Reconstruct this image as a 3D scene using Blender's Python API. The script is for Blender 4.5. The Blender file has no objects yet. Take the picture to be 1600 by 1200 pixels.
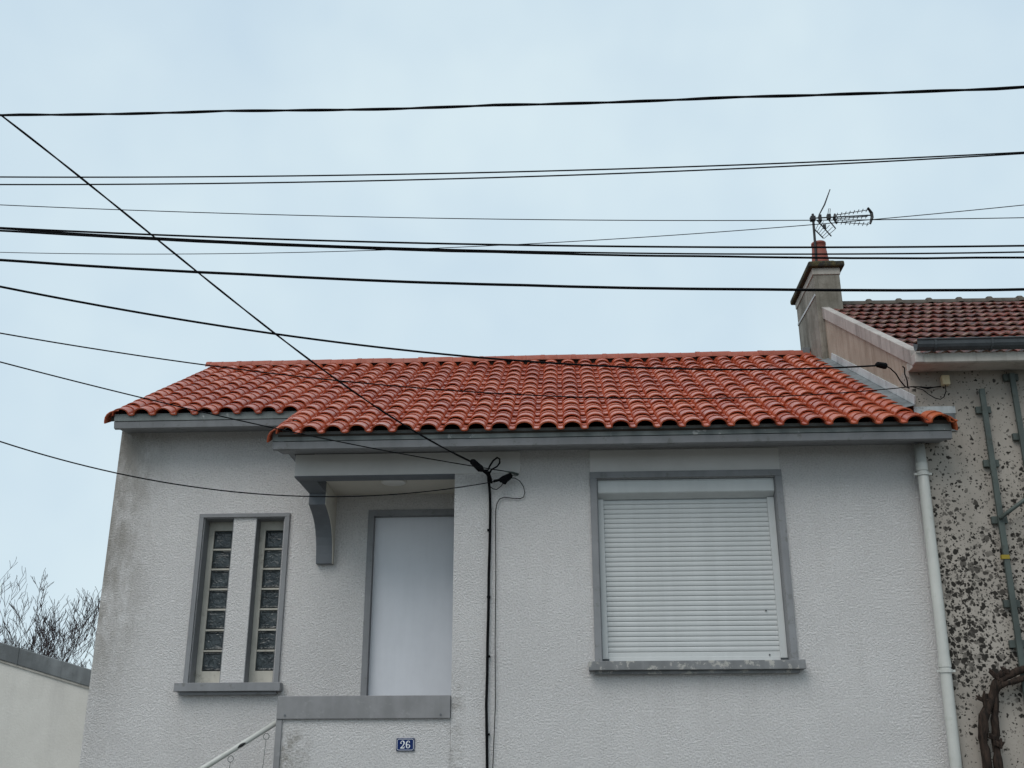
import bpy, bmesh, math, random
from mathutils import Vector, Matrix, noise as mnoise

random.seed(7)
scene = bpy.context.scene
col = scene.collection
R = math.radians

# ------------------------------------------------------------------ camera
cam_data = bpy.data.cameras.new('camera')
cam = bpy.data.objects.new('camera', cam_data)
col.objects.link(cam)
cam_data.sensor_width = 36.0
cam_data.lens = 36.0 * 1690 / 1600
cam_data.clip_end = 2000
CAM = Vector((0, -9.42, 1.65))
rt = Vector((0.998832, 0.048265, -0.002291))
up = Vector((0.018854, -0.345662, 0.938170))
fw = Vector((-0.044489, 0.937117, 0.346168))
m = Matrix((rt, up, -fw)).transposed().to_4x4()
m.translation = CAM
cam.matrix_world = m
scene.camera = cam

# ------------------------------------------------------------------ sky and sun
SUN_EL, SUN_AZ = R(50), R(208)
world = bpy.data.worlds.new('World')
scene.world = world
world.use_nodes = True
wt = world.node_tree
wt.nodes.clear()
wo = wt.nodes.new('ShaderNodeOutputWorld')
wb = wt.nodes.new('ShaderNodeBackground')
wb.inputs['Strength'].default_value = 0.1
sky = wt.nodes.new('ShaderNodeTexSky')
sky.sky_type = 'NISHITA'
sky.sun_disc = False
sky.sun_elevation = SUN_EL
sky.sun_rotation = SUN_AZ
sky.air_density = 1.0
sky.dust_density = 3.0
tc = wt.nodes.new('ShaderNodeTexCoord')
cn = wt.nodes.new('ShaderNodeTexNoise')
cn.inputs['Scale'].default_value = 2.6
cn.inputs['Detail'].default_value = 4.0
cn.inputs['Roughness'].default_value = 0.6
wt.links.new(tc.outputs['Generated'], cn.inputs['Vector'])
cr = wt.nodes.new('ShaderNodeValToRGB')
cr.color_ramp.elements[0].position = 0.34
cr.color_ramp.elements[0].color = (0.55, 0.69, 0.80, 1)
cr.color_ramp.elements[1].position = 0.64
cr.color_ramp.elements[1].color = (0.67, 0.80, 0.862, 1)
wt.links.new(cn.outputs['Fac'], cr.inputs['Fac'])
sc = wt.nodes.new('ShaderNodeVectorMath')
sc.operation = 'SCALE'
sc.inputs['Scale'].default_value = 10.0
wt.links.new(cr.outputs['Color'], sc.inputs[0])
mx = wt.nodes.new('ShaderNodeMix')
mx.data_type = 'RGBA'
mx.inputs['Factor'].default_value = 0.94
wt.links.new(sky.outputs['Color'], mx.inputs['A'])
wt.links.new(sc.outputs['Vector'], mx.inputs['B'])
wt.links.new(mx.outputs['Result'], wb.inputs['Color'])
wt.links.new(wb.outputs['Background'], wo.inputs['Surface'])

sun_d = bpy.data.lights.new('sun', 'SUN')
sun_d.energy = 1.5
sun_d.angle = R(40)
sun_d.color = (1.0, 0.955, 0.905)
sun = bpy.data.objects.new('sun', sun_d)
col.objects.link(sun)
sun_dir = Vector((math.sin(SUN_AZ) * math.cos(SUN_EL), math.cos(SUN_AZ) * math.cos(SUN_EL), math.sin(SUN_EL)))
sun.rotation_euler = (-sun_dir).to_track_quat('-Z', 'Y').to_euler()
sun.location = (0, -20, 30)

vs = scene.view_settings
vs.view_transform = 'Standard'
vs.look = 'None'
vs.exposure = 0.1
vs.gamma = 1.0
scene.render.engine = 'CYCLES'

# ------------------------------------------------------------------ materials
class NT:
    def __init__(s, name):
        s.m = bpy.data.materials.new(name)
        s.m.use_nodes = True
        s.t = s.m.node_tree
        s.b = s.t.nodes['Principled BSDF']
        s._co = None
    def n(s, typ, **kw):
        nd = s.t.nodes.new('ShaderNode' + typ)
        for k, v in kw.items():
            if k.startswith('i_'):
                nd.inputs[k[2:].replace('_', ' ')].default_value = v
            else:
                setattr(nd, k, v)
        return nd
    def l(s, a, b):
        s.t.links.new(a, b)
    def co(s):
        if not s._co:
            s._co = s.n('TexCoord').outputs['Object']
        return s._co
    def mapped(s, scale, src=None):
        mp = s.n('Mapping')
        mp.inputs['Scale'].default_value = scale
        s.l(src or s.co(), mp.inputs['Vector'])
        return mp.outputs['Vector']
    def noise(s, scale, detail=4, rough=0.55, vec=None, dist=0.0):
        nd = s.n('TexNoise')
        nd.inputs['Scale'].default_value = scale
        nd.inputs['Detail'].default_value = detail
        nd.inputs['Roughness'].default_value = rough
        nd.inputs['Distortion'].default_value = dist
        s.l(vec or s.co(), nd.inputs['Vector'])
        return nd.outputs['Fac']
    def rng(s, v, a, b, c=0.0, d=1.0):
        nd = s.n('MapRange')
        nd.interpolation_type = 'SMOOTHSTEP'
        for k, x in zip(('From Min', 'From Max', 'To Min', 'To Max'), (a, b, c, d)):
            nd.inputs[k].default_value = x
        s.l(v, nd.inputs['Value'])
        return nd.outputs['Result']
    def math(s, op, a, b=None):
        nd = s.n('Math', operation=op)
        for i, x in enumerate((a, b)):
            if x is None: continue
            if isinstance(x, (int, float)): nd.inputs[i].default_value = x
            else: s.l(x, nd.inputs[i])
        return nd.outputs[0]
    def mix(s, f, a, b):
        nd = s.n('Mix', data_type='RGBA')
        for nm, x in (('Factor', f), ('A', a), ('B', b)):
            if isinstance(x, (int, float)): nd.inputs[nm].default_value = x
            elif isinstance(x, tuple): nd.inputs[nm].default_value = (*x, 1)
            else: s.l(x, nd.inputs[nm])
        return nd.outputs['Result']
    def bump(s, h, dist, strength=1.0, prev=None):
        nd = s.n('Bump')
        nd.inputs['Distance'].default_value = dist
        nd.inputs['Strength'].default_value = strength
        s.l(h, nd.inputs['Height'])
        if prev: s.l(prev, nd.inputs['Normal'])
        return nd.outputs['Normal']
    def done(s, colr, rough=0.8, normal=None, metal=0.0, spec=0.5):
        if isinstance(colr, tuple): s.b.inputs['Base Color'].default_value = (*colr, 1)
        else: s.l(colr, s.b.inputs['Base Color'])
        if isinstance(rough, (int, float)): s.b.inputs['Roughness'].default_value = rough
        else: s.l(rough, s.b.inputs['Roughness'])
        s.b.inputs['Metallic'].default_value = metal
        s.b.inputs['Specular IOR Level'].default_value = spec
        if normal: s.l(normal, s.b.inputs['Normal'])
        return s.m

def xyz(t):
    sp = t.n('SeparateXYZ')
    t.l(t.co(), sp.inputs[0])
    return sp.outputs

def roughcast(name, base, stain, left_stain=True):
    t = NT(name)
    h1 = t.noise(62, 4, 0.7, dist=0.12)
    h2 = t.noise(150, 2, 0.5)
    h = t.math('ADD', t.rng(h1, 0.3, 0.72), t.math('MULTIPLY', h2, 0.35))
    nrm = t.bump(h, 0.0115, 1.0)
    c = xyz(t)
    big = t.noise(1.1, 5, 0.6)
    streak = t.noise(1.0, 5, 0.65, t.mapped((5.5, 5.5, 0.45)))
    f = t.math('MULTIPLY', t.rng(streak, 0.42, 0.75), t.rng(big, 0.4, 0.65))
    f = t.math('MULTIPLY', f, 0.16)
    if left_stain:
        edge = t.rng(c[0], -4.46, -3.75, 1.0, 0.0)
        patch = t.rng(t.noise(2.3, 6, 0.7, t.mapped((1.6, 1.6, 0.6))), 0.30, 0.62)
        low = t.rng(c[2], 2.2, 3.3, 0.25, 1.0)
        f = t.math('MAXIMUM', f, t.math('MULTIPLY', t.math('MULTIPLY', edge, patch), low))
        # dirt that has run down beside the porch pillar and at the foot of the parapet
        dx = t.math('ABSOLUTE', t.math('SUBTRACT', c[0], -0.93))
        pil = t.math('MULTIPLY', t.rng(dx, 0.02, 0.10, 1.0, 0.0), t.rng(c[2], 2.2, 2.75, 1.0, 0.0))
        f = t.math('MAXIMUM', f, t.math('MULTIPLY', pil, t.rng(t.noise(9, 5, 0.75), 0.42, 0.66, 0.0, 0.6)))
        dx2 = t.math('ABSOLUTE', t.math('SUBTRACT', c[0], -2.30))
        foot = t.math('MULTIPLY', t.rng(dx2, 0.02, 0.22, 1.0, 0.0), t.rng(c[2], 1.95, 2.15, 1.0, 0.0))
        f = t.math('MAXIMUM', f, t.math('MULTIPLY', foot, t.rng(t.noise(9, 6, 0.75), 0.4, 0.62)))
    pit = t.rng(h1, 0.28, 0.55, 0.80, 1.03)
    colr = t.mix(t.math('MULTIPLY', f, 0.72), base, stain)
    ht = t.n('HueSaturation')
    t.l(colr, ht.inputs['Color'])
    t.l(t.math('MULTIPLY', pit, t.rng(big, 0.3, 0.7, 0.93, 1.03)), ht.inputs['Value'])
    return t.done(ht.outputs['Color'], 0.9, nrm, spec=0.25)

def paint(name, base, rough=0.55, var=0.10, grain=120, dirt=None, spec=0.4, metal=0.0, lim=(0.56, 0.66)):
    t = NT(name)
    big = t.noise(3.0, 6, 0.65)
    st = t.noise(1.0, 4, 0.6, t.mapped((9, 9, 1.1)))
    lo = tuple(k * (1 - var * 1.6) for k in base)
    hi = tuple(min(1, k * (1 + var)) for k in base)
    c = t.mix(t.rng(t.math('ADD', t.math('MULTIPLY', big, 0.6), t.math('MULTIPLY', st, 0.4)), 0.35, 0.65), lo, hi)
    if dirt:
        c = t.mix(t.math('MULTIPLY', t.rng(t.noise(11, 7, 0.72), *lim), 0.75), c, dirt)
    nrm = t.bump(t.noise(grain, 3), 0.002, 0.35)
    return t.done(c, t.rng(big, 0.3, 0.7, rough - 0.08, rough + 0.1), nrm, spec=spec, metal=metal)

def smooth_render(name, base):
    t = NT(name)
    c = t.mix(t.rng(t.noise(2.0, 6, 0.65), 0.3, 0.7), tuple(k * 0.9 for k in base), base)
    return t.done(c, 0.85, t.bump(t.noise(60, 4), 0.003, 0.5), spec=0.25)

def tile_red(name, lo, hi, dark, rough):
    t = NT(name)
    rnd = t.n('ObjectInfo').outputs['Random']
    at = t.n('Attribute', attribute_name='tile_tone').outputs['Fac']
    r = t.math('FRACT', t.math('ADD', rnd, at))
    geo = t.n('NewGeometry').outputs['Position']
    spots = t.noise(9, 6, 0.7, geo)
    c = t.mix(r, lo, hi)
    c = t.mix(t.math('MULTIPLY', t.rng(spots, 0.45, 0.72), 0.4), c, dark)
    nrm = t.bump(t.noise(75, 4, 0.6, geo), 0.003, 0.4)
    return t.done(c, t.rng(t.noise(14, 4, 0.6, geo), 0.3, 0.7, rough - 0.1, rough + 0.14), nrm, spec=0.5)

M = {}
M['roughcast'] = roughcast('white_roughcast', (0.815, 0.788, 0.778), (0.23, 0.20, 0.16))
M['render'] = smooth_render('smooth_white_render', (0.64, 0.622, 0.608))
M['ceiling'] = smooth_render('cream_porch_paint', (0.56, 0.525, 0.46))
M['trim'] = paint('grey_trim_paint', (0.225, 0.227, 0.236), 0.65, 0.08, dirt=(0.15, 0.15, 0.145), spec=0.25)
M['cap'] = paint('grey_worn_cap_paint', (0.235, 0.232, 0.236), 0.65, 0.10, dirt=(0.27, 0.27, 0.27), spec=0.25)
M['sill'] = paint('flaking_sill_paint', (0.205, 0.208, 0.212), 0.7, 0.15, dirt=(0.46, 0.44, 0.40), spec=0.25, lim=(0.53, 0.60))
M['dark_trim'] = paint('slate_trim_paint', (0.14, 0.15, 0.165), 0.65, 0.06, spec=0.25)
M['fascia'] = paint('fascia_paint_greenish', (0.165, 0.183, 0.18), 0.65, 0.16, dirt=(0.42, 0.43, 0.42), spec=0.25, lim=(0.61, 0.67))
M['pvc'] = paint('white_pvc', (0.51, 0.522, 0.52), 0.5, 0.04, spec=0.5)
M['pipe'] = paint('white_pipe_pvc', (0.50, 0.50, 0.47), 0.45, 0.06, dirt=(0.40, 0.41, 0.37), spec=0.5)
M['door'] = paint('white_door_panel', (0.66, 0.67, 0.71), 0.4, 0.03, spec=0.5)
M['putty'] = paint('beige_window_putty', (0.46, 0.44, 0.39), 0.75, 0.12, dirt=(0.30, 0.28, 0.24))
M['tile'] = tile_red('red_canal_tile', (0.33, 0.055, 0.021), (0.47, 0.105, 0.042), (0.20, 0.032, 0.015), 0.30)
M['ridge'] = tile_red('ridge_tile_clay', (0.25, 0.052, 0.026), (0.32, 0.07, 0.036), (0.15, 0.036, 0.02), 0.6)
M['orange_tile'] = tile_red('new_orange_tile', (0.38, 0.078, 0.022), (0.42, 0.09, 0.027), (0.26, 0.046, 0.016), 0.5)
M['zinc'] = paint('weathered_zinc', (0.15, 0.163, 0.17), 0.6, 0.22, dirt=(0.09, 0.095, 0.095), spec=0.3)
M['white_flashing'] = paint('pale_flashing', (0.44, 0.455, 0.46), 0.65, 0.15, dirt=(0.18, 0.19, 0.19))
M['gutter'] = paint('dark_gutter', (0.058, 0.064, 0.07), 0.5, 0.15, spec=0.3)
M['black_cable'] = NT('black_cable_sheath').done((0.004, 0.004, 0.005), 0.75, spec=0.08)
M['bracket'] = paint('galvanised_rail', (0.065, 0.08, 0.073), 0.6, 0.2, dirt=(0.045, 0.05, 0.042))
M['aerial'] = NT('aerial_metal').done((0.018, 0.019, 0.021), 0.55, spec=0.3)
M['terracotta'] = tile_red('chimney_pot_clay', (0.24, 0.065, 0.045), (0.27, 0.075, 0.05), (0.13, 0.04, 0.03), 0.7)
M['beige_box'] = paint('beige_plastic', (0.55, 0.47, 0.30), 0.55, 0.05)
M['yellow'] = NT('yellow_tape').done((0.26, 0.19, 0.01), 0.6)
M['plate_blue'] = NT('enamel_blue').done((0.007, 0.022, 0.10), 0.5, spec=0.15)
M['plate_white'] = NT('enamel_white').done((0.72, 0.74, 0.76), 0.25)
M['lamp_glass'] = NT('opal_lamp_glass').done((0.62, 0.60, 0.56), 0.35)

def glass_block():
    t = NT('dark_glass_block')
    w = t.noise(16, 3, 0.5, dist=1.5)
    nrm = t.bump(w, 0.02, 0.6)
    c = t.mix(t.rng(t.noise(7, 3), 0.35, 0.65), (0.018, 0.024, 0.028), (0.045, 0.056, 0.06))
    return t.done(c, 0.16, nrm, spec=0.5)
M['glass'] = glass_block()

def speckled():
    t = NT('speckled_neighbour_wall')
    c = xyz(t)
    base = t.mix(t.rng(t.noise(1.3, 6, 0.65), 0.3, 0.7), (0.29, 0.258, 0.226), (0.38, 0.34, 0.30))
    grime = t.rng(t.noise(1.0, 5, 0.65, t.mapped((6, 6, 0.5))), 0.48, 0.78)
    base = t.mix(t.math('MULTIPLY', grime, 0.5), base, (0.23, 0.21, 0.18))
    warp = t.n('TexNoise')
    warp.inputs['Scale'].default_value = 26
    warp.inputs['Detail'].default_value = 3
    t.l(t.co(), warp.inputs['Vector'])
    off = t.n('VectorMath', operation='MULTIPLY_ADD')
    t.l(warp.outputs['Color'], off.inputs[0])
    off.inputs[1].default_value = (0.05, 0.05, 0.05)
    t.l(t.co(), off.inputs[2])
    dens = t.math('MULTIPLY', t.rng(c[2], 3.0, 4.9, 1.0, 0.35), t.rng(c[2], 1.6, 2.7, 0.30, 1.0))
    patch = t.rng(t.noise(2.2, 4, 0.6), 0.32, 0.60, 0.46, 1.02)
    amt = t.math('MULTIPLY', dens, patch)
    spots = None
    for scale, big in ((18.0, 0.40), (27.0, 0.40), (42.0, 0.34)):
        v = t.n('TexVoronoi')
        v.inputs['Scale'].default_value = scale
        t.l(off.outputs[0], v.inputs['Vector'])
        cellr = t.n('SeparateColor')
        t.l(v.outputs['Color'], cellr.inputs[0])
        thr = t.math('MULTIPLY', t.math('SUBTRACT', t.math('ADD', cellr.outputs[0], amt), 0.905), big)
        d = t.math('SUBTRACT', thr, v.outputs['Distance'])
        sm = t.rng(d, -0.22, -0.10)
        sm = t.math('MULTIPLY', sm, t.rng(cellr.outputs[1], 0.0, 0.5, 0.45, 1.0))
        spots = sm if spots is None else t.math('MAXIMUM', spots, sm)
    colr = t.mix(t.math('MULTIPLY', spots, 0.97), base, (0.016, 0.014, 0.012))
    return t.done(colr, 0.92, t.bump(t.noise(55, 4), 0.004, 0.5), spec=0.2)
M['speckled'] = speckled()

def cement(name, a, b, streakc, sx=7.0):
    t = NT(name)
    base = t.mix(t.rng(t.noise(2.2, 7, 0.68), 0.3, 0.7), a, b)
    st = t.rng(t.noise(1.0, 6, 0.7, t.mapped((sx, sx, 0.55))), 0.45, 0.7)
    c = t.mix(t.math('MULTIPLY', st, 0.7), base, streakc)
    return t.done(c, 0.92, t.bump(t.noise(40, 5), 0.005, 0.6), spec=0.2)
M['gable'] = cement('stained_tan_render', (0.31, 0.255, 0.205), (0.40, 0.34, 0.28), (0.20, 0.15, 0.115))
M['chimney'] = cement('grey_chimney_cement', (0.14, 0.128, 0.105), (0.29, 0.272, 0.24), (0.07, 0.062, 0.048))
M['ridge_old'] = cement('old_ridge_clay', (0.07, 0.06, 0.05), (0.11, 0.095, 0.08), (0.05, 0.045, 0.035))
M['chimney_crown'] = cement('pale_chimney_crown', (0.33, 0.31, 0.28), (0.42, 0.40, 0.36), (0.22, 0.21, 0.18))
M['rake'] = cement('rake_cement', (0.31, 0.28, 0.26), (0.42, 0.385, 0.36), (0.17, 0.15, 0.14), 9)
M['cornice'] = cement('pale_cornice', (0.40, 0.375, 0.34), (0.50, 0.47, 0.43), (0.26, 0.24, 0.21))
M['garage'] = cement('pale_garage_render', (0.54, 0.525, 0.49), (0.60, 0.585, 0.55), (0.49, 0.475, 0.45), 4)

def mossy():
    t = NT('mossy_stone')
    c = t.mix(t.rng(t.noise(13, 6, 0.7), 0.4, 0.62), (0.035, 0.035, 0.031), (0.085, 0.072, 0.035))
    return t.done(c, 0.95, t.bump(t.noise(30, 6, 0.7), 0.02, 0.9), spec=0.2)
M['mossy'] = mossy()

def old_tile():
    t = NT('old_dark_red_tile')
    rnd = t.n('ObjectInfo').outputs['Random']
    geo = t.n('NewGeometry').outputs['Position']
    c = t.mix(rnd, (0.095, 0.019, 0.011), (0.19, 0.042, 0.024))
    c = t.mix(t.rng(t.noise(10, 6, 0.7, geo), 0.42, 0.62), c, (0.05, 0.018, 0.015))
    # pale lichen along the lower lip of the tile
    sp = t.n('SeparateXYZ')
    t.l(t.co(), sp.inputs[0])
    lip = t.rng(sp.outputs[1], 0.015, 0.075, 1.0, 0.0)
    lich = t.math('MULTIPLY', lip, t.rng(t.noise(11, 3, 0.55, geo), 0.44, 0.56))
    c = t.mix(t.math('MULTIPLY', lich, 0.7), c, (0.30, 0.20, 0.15))
    return t.done(c, 0.6, t.bump(t.noise(60, 4, 0.6, geo), 0.004, 0.5), spec=0.35)
M['old_tile'] = old_tile()

def bark(name, a, b, sx=20):
    t = NT(name)
    n = t.noise(1.0, 6, 0.7, t.mapped((sx * 2, sx * 2, sx * 0.4)))
    return t.done(t.mix(t.rng(n, 0.3, 0.7), a, b), 0.9, t.bump(n, 0.012, 0.9), spec=0.2)
M['vine'] = bark('vine_bark', (0.010, 0.008, 0.007), (0.05, 0.032, 0.024))
M['twig'] = NT('dark_twig').done((0.05, 0.036, 0.037), 0.85, spec=0.2)
M['leaf'] = NT('dry_leaf').done((0.06, 0.075, 0.02), 0.8, spec=0.2)

def asphalt(name, a, b):
    t = NT(name)
    c = t.mix(t.rng(t.noise(6, 6, 0.7), 0.3, 0.7), a, b)
    return t.done(c, 0.85, t.bump(t.noise(140, 3), 0.004, 0.7), spec=0.3)
M['asphalt'] = asphalt('asphalt', (0.045, 0.046, 0.05), (0.07, 0.07, 0.072))
M['pavement'] = asphalt('pavement_concrete', (0.17, 0.165, 0.155), (0.24, 0.235, 0.22))
M['soil'] = asphalt('ground_soil', (0.07, 0.075, 0.045), (0.11, 0.10, 0.07))
M['dark_inside'] = NT('underlay_and_shade_fill').done((0.035, 0.028, 0.022), 0.9)  # roof underlay, also the dark fills that stand in for shade

# ------------------------------------------------------------------ mesh helpers
class MB:
    def __init__(s):
        s.v = []; s.f = []
    def add(s, vs_, fs):
        o = len(s.v)
        s.v += [tuple(p) for p in vs_]
        s.f += [tuple(i + o for i in f) for f in fs]
        return s
    def box(s, x0, x1, y0, y1, z0, z1):
        vs_ = [(x, y, z) for x in (x0, x1) for y in (y0, y1) for z in (z0, z1)]
        return s.add(vs_, [(0, 1, 3, 2), (4, 6, 7, 5), (0, 4, 5, 1), (2, 3, 7, 6), (0, 2, 6, 4), (1, 5, 7, 3)])
    def prism_x(s, poly, x0, x1):
        n = len(poly)
        vs_ = [(x0, y, z) for y, z in poly] + [(x1, y, z) for y, z in poly]
        return s.add(vs_, [tuple(range(n)), tuple(range(2 * n - 1, n - 1, -1))] +
                     [(i, i + n, (i + 1) % n + n, (i + 1) % n) for i in range(n)])
    def prism_y(s, poly, y0, y1):
        n = len(poly)
        vs_ = [(x, y0, z) for x, z in poly] + [(x, y1, z) for x, z in poly]
        return s.add(vs_, [tuple(range(n)), tuple(range(2 * n - 1, n - 1, -1))] +
                     [(i, i + n, (i + 1) % n + n, (i + 1) % n) for i in range(n)])
    def tube(s, pts, r, seg=8, cap=True):
        pts = [Vector(p) for p in pts]
        rs = r if isinstance(r, (list, tuple)) else [r] * len(pts)
        ref = None; rings = []
        for i, p in enumerate(pts):
            d = (pts[min(i + 1, len(pts) - 1)] - pts[max(i - 1, 0)]).normalized()
            if ref is None:
                ref = d.orthogonal().normalized()
            ref = (ref - d * ref.dot(d))
            ref = ref.normalized() if ref.length > 1e-6 else d.orthogonal().normalized()
            b = d.cross(ref)
            rings.append([p + (ref * math.cos(a) + b * math.sin(a)) * rs[i] for a in [2 * math.pi * k / seg for k in range(seg)]])
        vs_ = [q for rg in rings for q in rg]
        fs = [(i * seg + k, i * seg + (k + 1) % seg, (i + 1) * seg + (k + 1) % seg, (i + 1) * seg + k)
              for i in range(len(pts) - 1) for k in range(seg)]
        if cap:
            fs += [tuple(range(seg - 1, -1, -1)), tuple((len(pts) - 1) * seg + k for k in range(seg))]
        return s.add(vs_, fs)
    def lathe(s, prof, cx, cy, seg=20):
        vs_ = [(cx + r * math.cos(2 * math.pi * k / seg), cy + r * math.sin(2 * math.pi * k / seg), z) for r, z in prof for k in range(seg)]
        fs = [(i * seg + k, i * seg + (k + 1) % seg, (i + 1) * seg + (k + 1) % seg, (i + 1) * seg + k)
              for i in range(len(prof) - 1) for k in range(seg)]
        fs += [tuple(range(seg - 1, -1, -1)), tuple((len(prof) - 1) * seg + k for k in range(seg))]
        return s.add(vs_, fs)
    def mesh(s, name, smooth=False):
        me = bpy.data.meshes.new(name)
        me.from_pydata(s.v, [], s.f)
        me.update()
        bm = bmesh.new(); bm.from_mesh(me)
        bmesh.ops.recalc_face_normals(bm, faces=bm.faces)
        bm.to_mesh(me); bm.free()
        if smooth:
            me.polygons.foreach_set('use_smooth', [True] * len(me.polygons))
        return me
    def build(s, name, material, parent=None, smooth=False, bevel=0.0):
        me = s.mesh(name, smooth)
        me.materials.append(M[material])
        o = bpy.data.objects.new(name, me)
        col.objects.link(o)
        if parent: attach(o, parent)
        if bevel:
            b = o.modifiers.new('bevel', 'BEVEL')
            b.width = bevel; b.segments = 2; b.limit_method = 'ANGLE'
        return o

def world_of(o):
    mw = o.matrix_basis.copy()
    if o.parent: mw = world_of(o.parent) @ o.matrix_parent_inverse @ mw
    return mw
def attach(o, parent):
    o.parent = parent
    o.matrix_parent_inverse = world_of(parent).inverted()
def empty(name, loc):
    e = bpy.data.objects.new(name, None)
    e.empty_display_size = 0.2
    e.location = loc
    col.objects.link(e)
    return e
def tag(o, label=None, cat=None, group=None, kind=None):
    if label: o['label'] = label
    if cat: o['category'] = cat
    if group: o['group'] = group
    if kind: o['kind'] = kind
    return o
def box(name, mat, parent, *d, bevel=0.0):
    return MB().box(*d).build(name, mat, parent, bevel=bevel)

def wall_xz(x0, x1, z0, z1, y0, y1, holes):
    """upright slab with rectangular openings and their reveals"""
    xs = sorted({x0, x1} | {h[0] for h in holes} | {h[1] for h in holes})
    zs = sorted({z0, z1} | {h[2] for h in holes} | {h[3] for h in holes})
    mb = MB(); idx = {}
    def vid(x, y, z):
        k = (round(x, 5), y, round(z, 5))
        if k not in idx:
            idx[k] = len(mb.v); mb.v.append((x, y, z))
        return idx[k]
    def solid(i, j):
        if i < 0 or j < 0 or i >= len(xs) - 1 or j >= len(zs) - 1: return False
        cx, cz = (xs[i] + xs[i + 1]) / 2, (zs[j] + zs[j + 1]) / 2
        return not any(h[0] < cx < h[1] and h[2] < cz < h[3] for h in holes)
    for i in range(len(xs) - 1):
        for j in range(len(zs) - 1):
            if not solid(i, j): continue
            a, b, c, d = xs[i], xs[i + 1], zs[j], zs[j + 1]
            for y in (y0, y1):
                mb.f.append((vid(a, y, c), vid(b, y, c), vid(b, y, d), vid(a, y, d)))
            for (di, dj, p, q) in ((-1, 0, (a, c), (a, d)), (1, 0, (b, c), (b, d)), (0, -1, (a, c), (b, c)), (0, 1, (a, d), (b, d))):
                if not solid(i + di, j + dj):
                    mb.f.append((vid(p[0], y0, p[1]), vid(q[0], y0, q[1]), vid(q[0], y1, q[1]), vid(p[0], y1, p[1])))
    return mb

def rect_frame(x0, x1, z0, z1, w, y0, y1, bottom=False, wt_=None):
    wt_ = wt_ or w
    mb = MB()
    mb.box(x0, x0 + w, y0, y1, z0, z1 - wt_)
    mb.box(x1 - w, x1, y0, y1, z0, z1 - wt_)
    mb.box(x0, x1, y0, y1, z1 - wt_, z1)
    if bottom: mb.box(x0 + w, x1 - w, y0, y1, z0, z0 + w)
    return mb

# ------------------------------------------------------------------ ground
tag(MB().add([(-300, -300, -0.004), (300, -300, -0.004), (300, 300, -0.004), (-300, 300, -0.004)], [(0, 1, 2, 3)]).build('ground', 'soil'), kind='structure')
tag(MB().add([(-120, -11.2, 0.0), (120, -11.2, 0.0), (120, -4.6, 0.0), (-120, -4.6, 0.0)], [(0, 1, 2, 3)]).build('road', 'asphalt'), kind='structure')
pav = tag(MB().box(-120, 120, -4.45, -2.2, 0.0, 0.12).build('pavement', 'pavement'), kind='structure')
kerb = MB().box(-120, 120, -4.6, -4.455, 0.0, 0.13).build('kerb', 'pavement', bevel=0.015)
tag(kerb, kind='structure')
tag(MB().box(-9, 9, -2.19, -0.1, 0.0, 0.06).build('path', 'pavement'), kind='structure')

# ------------------------------------------------------------------ the white house
house = tag(empty('house', (-0.6, 0.0, 0.0)), 'white roughcast house with bright red canal tile roof and roller shutter', 'house')

MAIN_L, MAIN_R = -0.966, 3.16
wall_xz(MAIN_L, MAIN_R, 0.0, 4.49, 0.0, 0.25, [(0.31, 1.89, 2.61, 4.205)]).build('wall', 'roughcast', house)
box('wall', 'roughcast', house, MAIN_L, -0.72, 0.25, 0.82, 0.0, 4.49)
wall_xz(-4.44, -0.72, 0.0, 4.98, 0.82, 1.10, [(-3.50, -3.208, 2.53, 4.09), (-2.989, -2.71, 2.53, 4.09), (-1.89, -0.985, 1.30, 4.15)]).build('wall', 'roughcast', house)
SL = 0.5514
gw = MB().prism_x([(1.10, 0), (6.2, 0), (6.2, 4.86), (3.18, 6.48), (1.10, 5.33), (0.82, 5.17), (0.82, 4.982), (1.10, 4.982)], -4.44, -4.19)
gw.build('gable_wall', 'roughcast', house)
box('wall', 'roughcast', house, -4.19, MAIN_R, 5.95, 6.2, 0.0, 4.6)
# dark sheet behind the glass block openings, standing in for the unlit interior
box('interior_dark_sheet', 'dark_inside', house, -4.1, -0.75, 1.25, 1.28, 0.5, 4.9)

# --- eaves: two boards each
def eave_profile(dy, dz, top):
    upper = [(-0.43, top - dz), (-0.43, 4.458), (-0.40, 4.458), (-0.40, top - dz)]
    lower = [(-0.424, 4.452), (-0.408, 4.392), (-0.372, 4.387), (-0.367, 4.408), (-0.046, 4.452), (-0.046, 4.47), (-0.36, 4.452)]
    return ([(y + dy, z + dz) for y, z in upper], [(y + dy, z + dz) for y, z in lower])
for x0, x1, dy, dz, top in ((-2.55, 3.355, 0.038, 0.030, 4.573), (-4.375, -2.52, 0.88, 0.528, 5.058)):
    u, lo = eave_profile(dy, dz, top)
    MB().prism_x(u, x0, x1).build('fascia', 'fascia', house)
    MB().prism_x(lo, x0, x1).build('soffit', 'dark_trim' if False else 'trim', house)
MB().prism_x([(-0.39, 4.485), (0.80, 4.485), (0.80, 5.13), (-0.39, 4.50)], -2.50, -2.45).build('porch_cheek', 'trim', house)

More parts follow.
